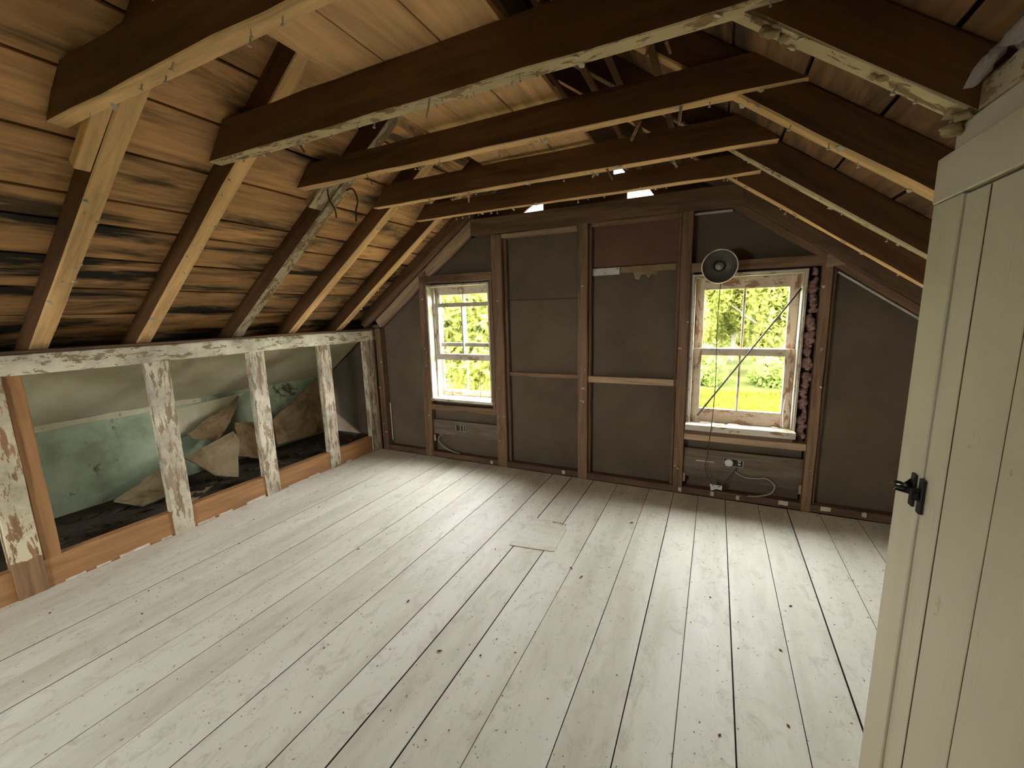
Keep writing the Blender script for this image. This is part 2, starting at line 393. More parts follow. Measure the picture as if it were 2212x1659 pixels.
RAFT = [(-1.3, -1.22, 'rafter'), (-.72, -.64, 'rafter'), (-.15, -.07, 'rafter'), (.41, .49, 'rafter'), (.96, 1.04, 'rafter'), (1.455, 1.53, 'rafter'), (2.075, 2.155, 'rafter_worn'), (2.57, 2.645, 'rafter'), (3.11, 3.185, 'rafter')]
for y0, y1, mk in RAFT:
    ym = (y0+y1)/2
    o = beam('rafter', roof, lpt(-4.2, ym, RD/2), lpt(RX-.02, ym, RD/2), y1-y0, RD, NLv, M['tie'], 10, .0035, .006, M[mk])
    if y0 > .9:
        crumbs(o, [lpt(random.uniform(-3.4, -2.25), random.choice((y0+.008, y1-.008, ym)), -.003) for _ in range(7)], .010)
        nails(o, [lpt(random.uniform(-3.35, -2.3), random.uniform(y0+.01, y1-.01), .004) for _ in range(4)])
RAFR = [(-1.3, -1.22, 'rafter'), (-.72, -.64, 'rafter'), (-.15, -.07, 'rafter'), (.41, .49, 'rafter'), (.96, 1.04, 'rafter'), (1.42, 1.495, 'rafter_pale'), (1.925, 1.995, 'rafter'), (2.545, 2.605, 'rafter_pale'), (3.045, 3.10, 'rafter')]
for y0, y1, mk in RAFR:
    ym = (y0+y1)/2
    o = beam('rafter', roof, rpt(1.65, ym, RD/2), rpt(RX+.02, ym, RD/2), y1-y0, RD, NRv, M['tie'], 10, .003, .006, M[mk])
    if y0 > 1.3:
        nails(o, [rpt(random.uniform(.1, 1.0), random.uniform(y0+.01, y1-.01), .004) for _ in range(4)])
        crumbs(o, [rpt(random.uniform(.05, .9), random.choice((y0+.008, y1-.008)), -.003) for _ in range(6)], .010)
box('ridge_board', roof, RX-.016, RX+.016, BACK, 3.6, RZ-.02, RZ+.16, M['tie'], 'y')
# sheathing boards run along the ridge; edges measured on the slope
Lx = [-4.28, -4.06, -3.84, -3.62, -3.41, -3.213, -3.01, -2.808, -2.673, -2.436, -2.20, -1.965, -1.73, -1.50, -1.28, RX-.08]
for a, b in zip(Lx, Lx[1:]):
    t_ = .022+random.uniform(0, .003); g = .0055
    u0 = a + g; u1 = b - g
    def sp(x): return Vector((x, 0, LA+DV+SL*x))
    p, q = sp(u0), sp(u1); c = (p+q)/2 + NLv*(t_/2); w = (q-p).length
    cuts = sorted([BACK, 3.64] + ([random.choice((1.0, 1.5, 2.1, 2.6))] if random.random() < .35 else []))
    for y0, y1 in zip(cuts, cuts[1:]):
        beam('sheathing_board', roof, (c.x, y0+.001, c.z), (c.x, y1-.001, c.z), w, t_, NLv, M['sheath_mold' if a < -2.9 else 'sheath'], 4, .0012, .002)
Rx = [1.66, 1.42, 1.18, .93, .69, .465, .237, .005, -.23, -.465, -.70, -.90, RX+.08]
for a, b in zip(Rx, Rx[1:]):
    t_ = .022+random.uniform(0, .003); g = .005
    u0, u1 = a-g, b+g
    def sp2(x): return Vector((x, 0, RA+DV-SL*x))
    p, q = sp2(u0), sp2(u1); c = (p+q)/2 + NRv*(t_/2); w = (q-p).length
    beam('sheathing_board', roof, (c.x, BACK, c.z), (c.x, 3.64, c.z), w, t_, NRv, M['sheath_right'], 4, .0012, .002)
box('ridge_cap', roof, RX-.12, RX+.12, BACK-.2, 3.78, RZ+DV+.03, RZ+DV+.12, M['felt'], 'y')
for s, ux in ((-1, -4.6), (1, 2.0)):
    f = lpt if s < 0 else rpt; nv = NLv if s < 0 else NRv
    a, b = f(ux, 1.05, .172), f(RX, 1.05, .172)
    beam('roof_felt', roof, a, b + (b-a).normalized()*.16, 5.6, .03, nv, M['felt'])
# collar ties
TIES = [(.835, .897, 2.27, 2.435), (1.39, 1.452, 2.27, 2.435), (1.905, 1.962, 2.27, 2.395), (2.49, 2.548, 2.27, 2.41), (2.985, 3.04, 2.265, 2.38)]
TIES += [(-.27, -.21, 2.27, 2.42), (-.84, -.78, 2.27, 2.42)]
xe = {5: (-2.3, .22), 6: (-2.3, .22), 0: (-2.37, .22), 1: (-2.31, .24), 2: (-2.335, .25), 3: (-2.285, .226), 4: (-2.29, .194)}
for i, (y0, y1, z0, z1) in enumerate(TIES):
    xl, xr = xe[i]; zl = LA+DV-.012; zr = RA+DV-.012
    # tie ends are sawn along the roof slope
    poly = [(xl, z0), (xr, z0), (xr-(z1-z0)*.9, z1), (xl+(z1-z0)*.9, z1)]
    n = 12; V = []; F = []; cx, cy, cz = (xl+xr)/2, (y0+y1)/2, (z0+z1)/2
    for k in range(n+1):
        f = k/n; xb = xl+(xr-xl)*f; xt = poly[3][0]+(poly[2][0]-poly[3][0])*f
        wv = [random.uniform(-.003, .003) for _ in range(4)]
        bv = .004
        V += [(xb-cx, y0+bv+wv[0]-cy, z0+wv[1]-cz), (xb-cx, y1-bv-cy, z0+wv[2]-cz), (xb-cx, y1-cy, z0+bv+wv[2]-cz), (xt-cx, y1-cy, z1+wv[3]-cz), (xt-cx, y0+wv[0]-cy, z1+wv[3]-cz), (xb-cx, y0+wv[0]-cy, z0+bv+wv[1]-cz)]
    for k in range(n):
        for j in range(6): a = k*6+j; c = k*6+(j+1) % 6; F.append((a, c, c+6, a+6))
    F += [tuple(range(5, -1, -1)), tuple(n*6+j for j in range(6))]
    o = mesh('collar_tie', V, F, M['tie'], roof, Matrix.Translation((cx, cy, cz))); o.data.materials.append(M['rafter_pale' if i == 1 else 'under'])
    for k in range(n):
        for j in (0, 1, 5): o.data.polygons[k*6+j].material_index = 1  # tie undersides: floor light painted as paler wood
    nails(o, [(random.uniform(xl+.15, xr-.1), random.uniform(y0+.012, y1-.012), z0+.002) for _ in range(14)])
    crumbs(o, [(random.uniform(xl+.15, xr-.1), random.choice((y0+.006, y1-.006)), z0-.003) for _ in range(9 if i else 3)], .011)
    if i in (1, 2, 3):                               # stubs of torn lath still nailed under the tie
        for k in range(4):
            x = random.uniform(-1.9, -.05); y = random.choice((y0, y1)); a = random.uniform(0, 6.3); L_ = random.uniform(.03, .07)
            beam('lath_stub', o, (x, y, z0-.002), (x+math.cos(a)*L_*.6, y+math.sin(a)*L_*.5, z0-L_), random.uniform(.006, .014), .004, (.3, 1, .2), M['rafter_worn'], 2, .002, .001)
# filler blocks beside two rafter tops
for x0, x1, y0, y1 in ((-2.40, -2.10, .90, .957), (-2.33, -2.06, 1.966, 2.07)):
    beam('filler_block', roof, lpt(x0, (y0+y1)/2, .025), lpt(x1, (y0+y1)/2, .025), y1-y0-.004, .05, NLv, M['rafter_worn'] if y0 > 1 else M['rafter'], 1, .002)

# loft planks lying on the ties
for k, (a, b) in enumerate(((-1.405, -1.172), (-1.165, -.920), (-.913, -.683))):
    lab = ['rough loft plank on the collar ties, the one nearest the left roof slope', 'rough loft plank on the collar ties, middle one of the three', 'rough loft plank on the collar ties, the one nearest the ridge gap'][k]
    o = box('loft_plank', None, a, b, -.3, 2.95, 2.437, 2.462, M['loft'], 'y', 8, .0015, .003)
    props(o, lab, 'plank', 'planks laid across the collar ties')

# ------------------------------------------------------------------ far wall
wf = props(empty('wall_far', (-1.0, FAR, 0)), 'stripped gable wall of dark fiberboard between brown studs', 'wall', kind='structure')
def zlim(x, z): return min(z, roof_z(x))
def sheet(name, x0, x1, z0, z1, y0, y1, mat):
    br = sorted({x0, x1} | {x for x in ((z1-LA-DV)/SL, (RA+DV-z1)/SL, RX) if x0 < x < x1}, reverse=True)
    poly = [(x0, z0), (x1, z0)] + [(x, zlim(x, z1)) for x in br]
    return prism(name, wf, poly, y0, y1, mat)
# outer sheathing round the window openings
for a, b, c, d_ in ((-4.4, -2.64, -.1, 2.36), (-1.915, -.172, -.1, 2.36), (.55, 1.75, -.1, 2.36), (-2.64, -1.915, -.1, .60), (-2.64, -1.915, 1.79, 2.36), (-.172, .55, -.1, .55), (-.172, .55, 1.735, 2.36)):
    sheet('outer_sheathing', a, b, c, d_, 3.63, 3.655, M['panel_dark'])
PY0, PY1 = 3.60, 3.614
for a, b, c, d_, m in ((-4.25, -3.35, .1, 1.4, 'panel'), (-3.30, -2.72, .05, 2.1, 'panel'), (-2.66, -1.87, .05, .60, 'panel'), (-2.66, -1.87, 1.83, 2.2, 'panel'),
                       (-1.80, -1.05, .05, .915, 'panel'), (-1.80, -1.05, .918, 1.603, 'panel'), (-1.80, -1.05, 1.607, 2.2, 'panel'),
                       (-1.0, -.24, .05, .90, 'panel'), (-1.0, -.24, .903, 1.843, 'panel'), (-1.0, -.24, 1.847, 2.2, 'panel_red'),
                       (-.2, .62, .05, .56, 'panel'), (-.2, .62, 1.76, 2.2, 'panel'), (.66, 1.4, .05, 1.9, 'panel')):
    sheet('wall_panel', a, b, c, d_, PY0+random.uniform(-.004, .002), PY1, M[m])
def stud(x0, x1, z0, z1, m='stud', y0=FAR, y1=3.598, lean=0.):
    return beam('stud', wf, ((x0+x1)/2-lean, (y0+y1)/2, z0), ((x0+x1)/2+lean, (y0+y1)/2, z1), x1-x0, y1-y0, (0, 1, 0), M[m], 6, .002, .004)
studs = [stud(-3.345, -3.27, .0, 1.36, 'stud_dark'), stud(-2.735, -2.64, 0, 1.92, lean=.02), stud(-1.88, -1.775, 0, 2.19), stud(-1.065, -.98, 0, 2.20), stud(-.258, -.185, 0, 2.20), stud(.63, .69, 0, 1.80)]
stud(-.284, -.262, 0, 2.18, 'stud_dark', 3.545); stud(.694, .714, 0, 1.74, 'stud_dark', 3.55); stud(-.976, -.956, .05, 2.18, 'stud_dark', 3.55); stud(-1.772, -1.745, .05, 2.15, 'stud_dark', 3.56)
for s in studs:
    c = s.matrix_world.translation; xx = WORLD[s].translation.x
    crumbs(s, [(xx+random.uniform(-.03, .03), FAR-.002, random.uniform(.2, 1.7)) for _ in range(5)], .011)
box('bottom_plate', wf, -3.27, 1.28, FAR+.006, 3.6, -.001, .055, M['stud_dark'], 'x', 8, .002)
box('top_plate', wf, -2.06, .13, 3.475, 3.6, 2.195, 2.335, M['stud_dark'], 'x', 8, .003)
box('ledger_strip', wf, -1.77, -1.07, 3.52, 3.6, 2.155, 2.19, M['rail'], 'x'); box('ledger_strip', wf, -.95, -.262, 3.52, 3.6, 2.165, 2.193, M['stud'], 'x'); box('ledger_strip', wf, -.18, .07, 3.56, 3.6, 2.172, 2.185, M['pvc'], 'x')
# end rafters against the gable
for f, a, b, nv in ((lpt, -3.45, RX, NLv), (rpt, 1.45, RX, NRv)):
    beam('end_rafter', wf, f(a, 3.505, .06), f(b, 3.505, .06), .05, .12, nv, M['stud_dark'], 6, .002)
beam('nailer', wf, lpt(-3.33, 3.55, -.055), lpt(-2.04, 3.55, -.055), .05, .10, NLv, M['rail'], 6, .003)
beam('nailer', wf, rpt(.10, 3.55, -.018), rpt(1.3, 3.55, -.018), .05, .05, NRv, M['stud'], 6, .003)
beam('white_strip', wf, (.715, 3.532, 1.705), (1.22, 3.532, 1.343), .02, .012, NRv, M['pvc'])
box('noggin', wf, -1.775, -1.065, 3.57, 3.599, .90, .936, M['stud'], 'x'); box('noggin', wf, -.978, -.262, 3.545, 3.599, .88, .934, M['rail'], 'x')
box('window_header', wf, -2.70, -1.88, FAR-.004, 3.6, 1.80, 1.872, M['stud'], 'x', 4, .002); box('window_header', wf, -.183, .628, FAR, 3.6, 1.755, 1.822, M['stud'], 'x', 4, .002)
box('rough_sill', wf, -2.65, -1.88, FAR, 3.6, .515, .575, M['stud'], 'x', 4, .002); box('rough_sill', wf, -.185, .628, FAR, 3.6, .458, .508, M['rail'], 'x', 4, .002)
box('outlet_board', wf, -2.655, -1.88, 3.555, 3.578, .245, .402, M['board_grey'], 'x'); box('outlet_board', wf, -.183, .628, 3.55, 3.574, .145, .382, M['board_grey'], 'x', 2)
box('window_trimmer', wf, -2.655, -2.632, FAR+.003, 3.6, .58, 1.80, M['stud_dark'], 'z', 5, .002)
box('window_trimmer', wf, -1.915, -1.882, FAR+.003, 3.6, .58, 1.80, M['stud_dark'], 'z', 5, .002)
box('window_trimmer', wf, -.184, -.166, FAR+.003, 3.6, .51, 1.755, M['stud_dark'], 'z', 5, .002)
# pale remnants of trim on the panels
for a, b, c, d_, y0 in ((-.962, -.730, 1.780, 1.838, 3.588), (-.978, -.962, 1.447, 1.89, 3.575), (-.984, -.966, .06, .40, 3.575), (-1.784, -1.772, .09, .41, 3.575), (-3.266, -3.253, .10, .53, 3.58)):
    o = box('white_strip', wf, a, b, y0, y0+.008, c, d_, M['pvc'], 'x' if b-a > .1 else 'z')
for x, z in ((-.935, 1.826), (-.85, 1.797), (-.748, 1.827)): box('screw_hole', wf, x-.004, x+.004, 3.586, 3.589, z-.004, z+.004, M['grime_shade'])
box('paper_remnant', wf, -.722, -.30, 3.594, 3.598, 1.79, 1.838, M['torn'])
mesh('paper_remnant', [(-.62, 0, 1.79), (-.43, 0, 1.79), (-.44, 0, 1.755), (-.48, 0, 1.77), (-.5, 0, 1.735), (-.53, 0, 1.77), (-.56, 0, 1.765), (-.575, 0, 1.728), (-.605, 0, 1.735)], [tuple(range(9))], M['torn_pale'], wf, Matrix.Translation((0, 3.5925, 0)))
slab('corner_gusset', wf, [(.645, 3.512, 1.83), (.75, 3.512, 1.75), (.645, 3.512, 1.735)], .008, M['rail'])
for x0, x1, z0, z1 in ((-.185, -.165, .10, .17), (.61, .628, .12, .19), (-2.65, -2.63, .17, .235)): box('wood_block', wf, x0, x1, 3.535, 3.55, z0, z1, M['rail'], 'z')
for x, z in ((.04, .03), (.22, .028), (.52, .04), (.78, .04), (1.0, .038), (-1.2, .03), (-1.95, .025), (-.2, .03)):
    w = .03 if x in (.52, .78) else .012
    o = box('plaster_scrap', wf, x-w, x+w, FAR-.003, FAR+.008, z-.016, z+.016, M['plaster_bit'], 'x', 3, .003)
# gable boards above the top plate, with gaps that let daylight in
def gx(z): return (z-LA-DV-.0)/SL, (RA+DV-z)/SL
rows = [(2.335, 2.357, None), (2.357, 2.419, ((-1.592, -1.495, -1.396, -1.396), (-.682, -.682, -.522, -.478))), (2.419, 2.556, None), (2.556, 2.594, ((-.793, -.793, -.73, -.70),)), (2.594, 2.80, None), (2.80, 3.0, None), (3.0, 3.22, None)]
for z0, z1, holes in rows:
    l0, r0 = gx(z0); l1, r1 = gx(z1)
    if r1 < l1: r1 = l1 = (r1+l1)/2
    e = (l0, l1)
    for h in (holes or ()):
        prism('gable_board', wf, [(e[0], z0), (h[0], z0), (h[1], z1), (e[1], z1)], 3.60, 3.625, M['stud_dark'])
        e = (h[3], h[2])
    prism('gable_board', wf, [(e[0], z0), (r0, z0), (r1+.002, z1), (e[1], z1)], 3.60, 3.625, M['stud_dark'])

# ------------------------------------------------------------------ windows
def window(name, x0, x1, z0, z1, label):
    t = props(empty(name, ((x0+x1)/2, FAR, z0)), label, 'window', kind='structure')
    j = .018
    box('jamb', t, x0, x0+j, FAR-.004, 3.70, z0, z1, M['win_white'], 'z'); box('jamb', t, x1-j, x1, FAR-.004, 3.70, z0, z1, M['win_white'], 'z')
    box('head_jamb', t, x0+j, x1-j, FAR-.004, 3.70, z1-j, z1, M['win_white'], 'x')
    return t
def sash(t, x0, x1, z0, z1, y, st, top, bot, mat, mun=None, mw=.016, th=.032):
    box('sash_stile', t, x0, x0+st, y, y+th, z0, z1, M[mat], 'z', 3, .0008); box('sash_stile', t, x1-st, x1, y, y+th, z0, z1, M[mat], 'z', 3, .0008)
    box('sash_rail', t, x0+st, x1-st, y, y+th, z1-top, z1, M[mat], 'x', 3, .0008); box('sash_rail', t, x0+st, x1-st, y, y+th, z0, z0+bot, M[mat], 'x', 3, .0008)
    xs = [x0+st] + ([mun] if mun else []) + [x1-st]
    if mun: box('muntin', t, mun-mw/2, mun+mw/2, y+.004, y+th-.004, z0+bot, z1-top, M[mat], 'z')
    for a, b in zip(xs, xs[1:]):
        box('pane', t, a, b, y+.013, y+.016, z0+bot, z1-top, M['glass'])
wl = window('window_1', -2.632, -1.915, .637, 1.782, 'left double-hung window with raised lower sash and peeling white paint')
sash(wl, -2.612, -1.935, 1.165, 1.762, 3.655, .05, .075, .04, 'win_white', -2.29)             # upper sash, outer track
sash(wl, -2.612, -1.935, 1.030, 1.605, 3.615, .05, .040, .062, 'win_white', -2.285)           # lower sash pushed up
box('sill', wl, -2.640, -1.908, 3.512, 3.75, .612, .640, M['sill'], 'x', 3, .001)
box('parting_bead', wl, -2.613, -2.595, 3.600, 3.616, .64, 1.76, M['win_white'], 'z')
# storm frame outside, seen through the open half
box('storm_frame', wl, -2.66, -2.60, 3.715, 3.74, .62, 1.76, M['win_raw'], 'z'); box('storm_frame', wl, -1.95, -1.90, 3.715, 3.74, .62, 1.76, M['win_raw'], 'z')
box('storm_frame', wl, -2.60, -1.95, 3.715, 3.74, .64, .70, M['win_raw'], 'x'); box('storm_muntin', wl, -2.318, -2.303, 3.718, 3.737, .70, 1.75, M['win_white'], 'z')
for x in (-2.47, -2.13): tube('sash_cord', wl, [(x, 3.66, 1.03), (x+.003, 3.66, .84), (x, 3.66, .642)], .003, M['cord'], 5, 2)
wr = window('window_2', -.166, .542, .587, 1.728, 'right double-hung window with closed sashes behind the hanging lamp')
sash(wr, -.148, .524, 1.135, 1.71, 3.605, .062, .085, .05, 'win_raw', .184)
sash(wr, -.148, .524, .600, 1.185, 3.568, .062, .055, .112, 'win_raw', .176)
box('sill', wr, -.176, .548, 3.44, 3.75, .558, .604, M['sill'], 'x', 5, .002)
box('apron', wr, -.17, .54, 3.50, 3.52, .512, .557, M['stud_dark'], 'x', 3, .002)
for a, b in ((-.172, -.158), (.536, .552)): box('stop_bead', wr, a, b, 3.508, 3.522, .604, 1.728, M['win_white'], 'z')
box('stop_bead', wr, -.172, .552, 3.508, 3.522, 1.724, 1.738, M['win_white'], 'x')
for i in range(14):     # curls of old paint on the sill
    x = random.uniform(-.1, .5); y = random.uniform(3.47, 3.56); L_ = random.uniform(.03, .09)
    V = [(-L_/2, -.006, 0), (L_/2, -.004, 0), (L_/2, .006, .006), (-L_/2, .005, .008)]
    mesh('paint_curl', V, [(0, 1, 2, 3)], M['plaster_bit'], wr, Matrix.Translation((x, y, .607)) @ Matrix.Rotation(random.uniform(-.4, .4), 4, 'Z'))
tube('pull_string', wr, [(.478, 3.50, .86), (.47, 3.50, .75), (.475, 3.49, .62)], .003, M['paper'], 5, 3)

# ------------------------------------------------------------------ knee wall on the left and the eave space behind it
wk = props(empty('wall_left', (KNEE, 1.5, 0)), 'open knee wall of flaking whitewashed studs under the left slope', 'wall', kind='structure')
V, F = beam_geo(3.56-BACK, .075, .112, 16, .003, .006)
mesh('top_plate', V, F, M['plate_white'], wk, frame((KNEE-.03, (3.56+BACK)/2, 1.288), (0, 1, 0), (0, 0, 1)))
box('ledge_board', wk, KNEE-.12, KNEE-.005, BACK, 3.55, 1.345, 1.362, M['stud_dark'], 'y', 10, .002)
box('bottom_plate', wk, -3.46, KNEE-.012, BACK, 3.56, -.001, .172, M['plate_brown'], 'y', 8, .002)
def kstud(y0, y1, m, z0=0, z1=1.235, xf=KNEE, d_=.062):
    return box('stud', wk, xf-d_, xf, y0, y1, z0, z1, M[m], 'z', 8, .0022, .004)
kstud(.695, .818, 'white_low'); kstud(.820, .895, 'plate_brown', .17, 1.232, KNEE-.012); kstud(1.455, 1.582, 'white'); kstud(2.146, 2.270, 'white'); kstud(2.822, 2.945, 'white'); kstud(3.40, 3.51, 'white'); kstud(.02, .14, 'white'); kstud(-.67, -.55, 'white'); kstud(-1.36, -1.24, 'white')
box('corner_trim', wk, KNEE-.01, KNEE+.012, 3.512, 3.535, 0, 1.35, M['stud'], 'z'); box('corner_trim', wk, KNEE-.04, KNEE-.002, 3.50, 3.535, 1.235, 1.35, M['white'], 'z')
for y, l_ in ((.93, .09), (1.06, .07), (1.22, .16), (1.40, .06), (1.66, .12), (1.80, .10), (2.05, .16), (2.45, .2), (2.62, .12), (3.05, .07)):
    box('paint_strip', wk, KNEE-.013, KNEE-.002, y-l_/2, y+l_/2, .002, .009+random.uniform(0, .012), M['plaster_bit'], 'y', 4, .003)
we = props(empty('wall_eave', (-4.2, 1.5, 0)), 'stained green plaster wall and slope behind the knee wall studs', 'wall', kind='structure')
box('plaster_wall', we, -4.26, -4.185, BACK, 3.56, .05, .85, M['plaster'], 'y')
beam('plaster_slope', we, lpt(-4.26, (3.56+BACK)/2, -.012), lpt(-3.475, (3.56+BACK)/2, -.012), 3.56-BACK, .02, NLv, M['plaster_grey'])
box('picture_strip', we, -4.186, -4.172, BACK, 2.15, .77, .815, M['plaster_pale'], 'y', 24, .006)
slab('bare_plaster', we, [(-4.175, 1.85, .74), (-4.175, 2.55, .79), (-4.175, 2.30, .60), (-4.175, 2.02, .53), (-4.175, 1.85, .52)], -.004, M['plaster_pale'])

def torn(pts, th, m, lab, name='torn_wallboard', cat='wallboard'):
    import bmesh
    from mathutils import noise
    c = sum((Vector(p) for p in pts), Vector())/len(pts); bm = bmesh.new()
    f = bm.faces.new([bm.verts.new(Vector(p)-c) for p in pts]); bm.normal_update(); nv = f.normal.copy()
    bmesh.ops.poke(bm, faces=bm.faces[:]); bmesh.ops.subdivide_edges(bm, edges=bm.edges[:], cuts=5, use_grid_fill=True)
    for v in bm.verts:
        q = (v.co+c)*7
        v.co += nv*noise.noise(q)*.022 + Vector((noise.noise(q*3), noise.noise(q*3+Vector((5, 1, 2))), noise.noise(q*3+Vector((1, 7, 3)))))*.012
    me = bpy.data.meshes.new(name); bm.to_mesh(me); bm.free(); me.materials.append(M[m])
    o = bpy.data.objects.new(name, me); COL.objects.link(o); place(o, None, Matrix.Translation(c))
    md = o.modifiers.new('thickness', 'SOLIDIFY'); md.thickness = th
    return props(o, lab, cat, 'torn wallboard in the eave space')
torn([(-4.12, 1.97, .53), (-4.11, 2.12, .62), (-4.12, 2.40, .715), (-4.13, 2.46, .775), (-4.10, 2.39, .65), (-4.06, 2.265, .50), (-4.05, 2.15, .41), (-4.10, 1.99, .485)], .014, 'torn', 'torn brown wallboard flap hanging from the green eave wall')
torn([(-3.98, 1.37, .19), (-4.05, 1.72, .30), (-3.82, 1.68, .15), (-3.78, 1.45, .14)], .014, 'torn_pale', 'tan wallboard scrap lying low behind the second whitewashed stud')
torn([(-3.86, 1.80, .40), (-3.95, 2.26, .49), (-3.88, 2.25, .41), (-3.70, 2.10, .14), (-3.74, 1.95, .20)], .014, 'torn_pale', 'triangular tan wallboard piece leaning between second and third stud')
torn([(-4.02, 2.32, .55), (-4.0, 2.53, .50), (-3.9, 2.47, .145), (-3.93, 2.26, .25)], .02, 'torn', 'crumpled brown wallboard sheet behind the third whitewashed stud')
torn([(-4.08, 2.73, .47), (-4.11, 3.35, .81), (-4.03, 3.30, .20), (-4.0, 2.70, .215)], .016, 'torn', 'large dark wallboard sheet leaning under the slope near the gable')
torn([(-3.53, 1.65, .142), (-3.70, 1.90, .142), (-3.87, 1.82, .142), (-3.8, 1.6, .142)], .012, 'torn_pale', 'flat pale wallboard scrap on the eave floor')

V = []; F = []
for i in range(90):
    v, fc = blob_geo((random.uniform(.01, .05), random.uniform(.01, .06), random.uniform(.005, .02)), .4, random, 1); q = len(V); x, y = random.uniform(-4.1, -3.52), random.uniform(.3, 3.4)
    V += [(a+x, b+y, c+.14) for a, b, c in v]; F += [tuple(k+q for k in f) for f in fc]
props(mesh('rubble', V, F, M['dirt']), 'dark rubble and dust on the eave floor', 'rubble', kind='stuff')

# ------------------------------------------------------------------ other walls: partition with door, right knee wall, back wall
wp = props(empty('wall_partition', (.55, .5, 0)), 'painted partition wall rising above the cream door', 'wall', kind='structure')
box('partition_plaster', wp, .512, .60, BACK, 1.49, 0, 1.918, M['wall_plain'], 'y')
box('partition_plate', wp, .515, .60, BACK, 1.405, 1.92, 1.985, M['rafter_worn'], 'y', 10, .005)
wr_ = box('wall_right', None, 1.27, 1.30, BACK, 3.60, 0, 1.42, M['wall_plain'], 'y'); props(wr_, 'low plaster knee wall under the right slope', 'wall', kind='structure')
wb = props(empty('wall_back', (-1.1, BACK, 0)), 'brown board gable wall behind the viewer with one added window', 'wall', kind='structure')
def bsheet(x0, x1, z0, z1):
    br = sorted({x0, x1} | {x for x in ((z1-LA-DV)/SL, (RA+DV-z1)/SL, RX) if x0 < x < x1}, reverse=True)
    prism('wall_panel', wb, [(x0, z0), (x1, z0)] + [(x, zlim(x, z1)) for x in br], BACK-.05, BACK, M['stud_dark'])
for a, b, c, d_ in ((-4.5, -2.63, -.05, 3.4), (-1.92, 1.7, -.05, 3.4), (-2.63, -1.92, -.05, .6), (-2.63, -1.92, 1.77, 3.4)): bsheet(a, b, c, d_)
for nm, a, b, lab in (('fill_window', -2.63, -1.92, 'added window behind the viewer, unseen source of fill light'),):  # added unseen window, brightens the near floor, door and roof
    t = props(empty(nm, ((a+b)/2, BACK, .6)), lab, 'window', kind='structure')
    box('sill', t, a-.02, b+.02, BACK-.06, BACK+.05, .575, .602, M['sill'], 'x')
    for u0, u1, w0, w1 in ((a, a+.02, .602, 1.77), (b-.02, b, .602, 1.77), (a+.02, b-.02, 1.75, 1.77)): box('jamb', t, u0, u1, BACK-.06, BACK+.004, w0, w1, M['win_white'], 'z' if u1-u0 < .1 else 'x')
    sash(t, a+.02, b-.02, .602, 1.18, BACK-.04, .05, .04, .07, 'win_white', (a+b)/2); sash(t, a+.02, b-.02, 1.15, 1.75, BACK-.075, .05, .06, .04, 'win_white', (a+b)/2)
d1 = props(empty('door_1', (.5, .95, 0)), 'cream painted board door in its casing, closed in the partition', 'door', kind='structure')
box('casing', d1, .487, .512, 1.350, 1.494, 0, 1.737, M['door'], 'z'); box('casing', d1, .487, .512, .44, .58, 0, 1.737, M['door'], 'z')
box('head_casing', d1, .485, .512, .44, 1.494, 1.740, 1.848, M['door'], 'y')
for a, b, m in ((1.250, 1.343, 'door_grain'), (1.069, 1.242, 'door'), (.85, 1.064, 'door'), (.586, .845, 'door')):
    dark_raw_edges(box('door_board', d1, .4915, .5115, a, b, .01, 1.732, M[m], 'z', 1, 0, .0015), (1, 5), M['tie'], 1)  # edges darkened so the grooves look shaded
box('groove_shade', d1, .5116, .5119, .582, 1.349, .005, 1.738, M['grime_shade'], 'z')  # thin dark sheet, paints shade behind the door grooves
lt = box('latch', d1, .482, .4905, 1.324, 1.347, .972, 1.06, M['iron'], 'z'); props(lt, 'black iron latch')
box('keeper_plate', lt, .480, .487, 1.365, 1.389, .975, 1.06, M['iron'], 'z')
box('latch_bar', lt, .470, .478, 1.325, 1.392, 1.012, 1.026, M['iron'], 'y')
box('bar_guide', lt, .464, .4905, 1.332, 1.342, 1.005, 1.034, M['iron'], 'z')
slab('keeper_hook', lt, [(.480, 1.385, 1.045), (.480, 1.372, 1.005), (.445, 1.376, 1.012)], .006, M['iron'])
tube('pull_ring', lt, [(.465+.012*math.cos(a)-.016, 1.355+.020*math.sin(a), 1.034) for a in [k*math.pi/5 for k in range(11)]], .004, M['iron'], 6, 3)

# ------------------------------------------------------------------ things hung or lying about
lp = props(empty('reflector_lamp', (.01, 3.38, 1.76)), 'round metal clamp lamp hanging in front of the right window', 'lamp')
lc = Vector((.006, 3.36, 1.775)); to_cam = (Vector((0.25, 0, 1.35))-lc).normalized()
LM = frame(lc, to_cam.cross((0, 0, 1)), to_cam)
lathe('reflector', lp, [(.112, 0), (.105, -.012), (.09, -.03), (.068, -.048), (.045, -.058), (.034, -.062), (.034, -.064), (.07, -.051), (.092, -.032), (.108, -.012), (.112, 0)], LM, M['alu'])
lathe('rim', lp, [(.109, -.002), (.116, -.004), (.1175, .002), (.115, .005), (.109, .003), (.109, -.002)], LM, M['alu_rim'])
lathe('bulb', lp, [(.0001, .004), (.012, .001), (.022, -.008), (.029, -.022), (.029, -.034), (.022, -.05), (.016, -.065)], LM, M['bulb'], 24)
lathe('socket', lp, [(.034, -.062), (.024, -.066), (.022, -.115), (.012, -.12), (.0001, -.12)], LM, M['iron'], 20)
bk = LM @ Vector((0, 0, -.12)); tube('clamp', lp, [bk, bk+Vector((0, .01, .02)), (bk.x, 3.50, bk.z+.03)], .007, M['alu_rim'], 6, 3)
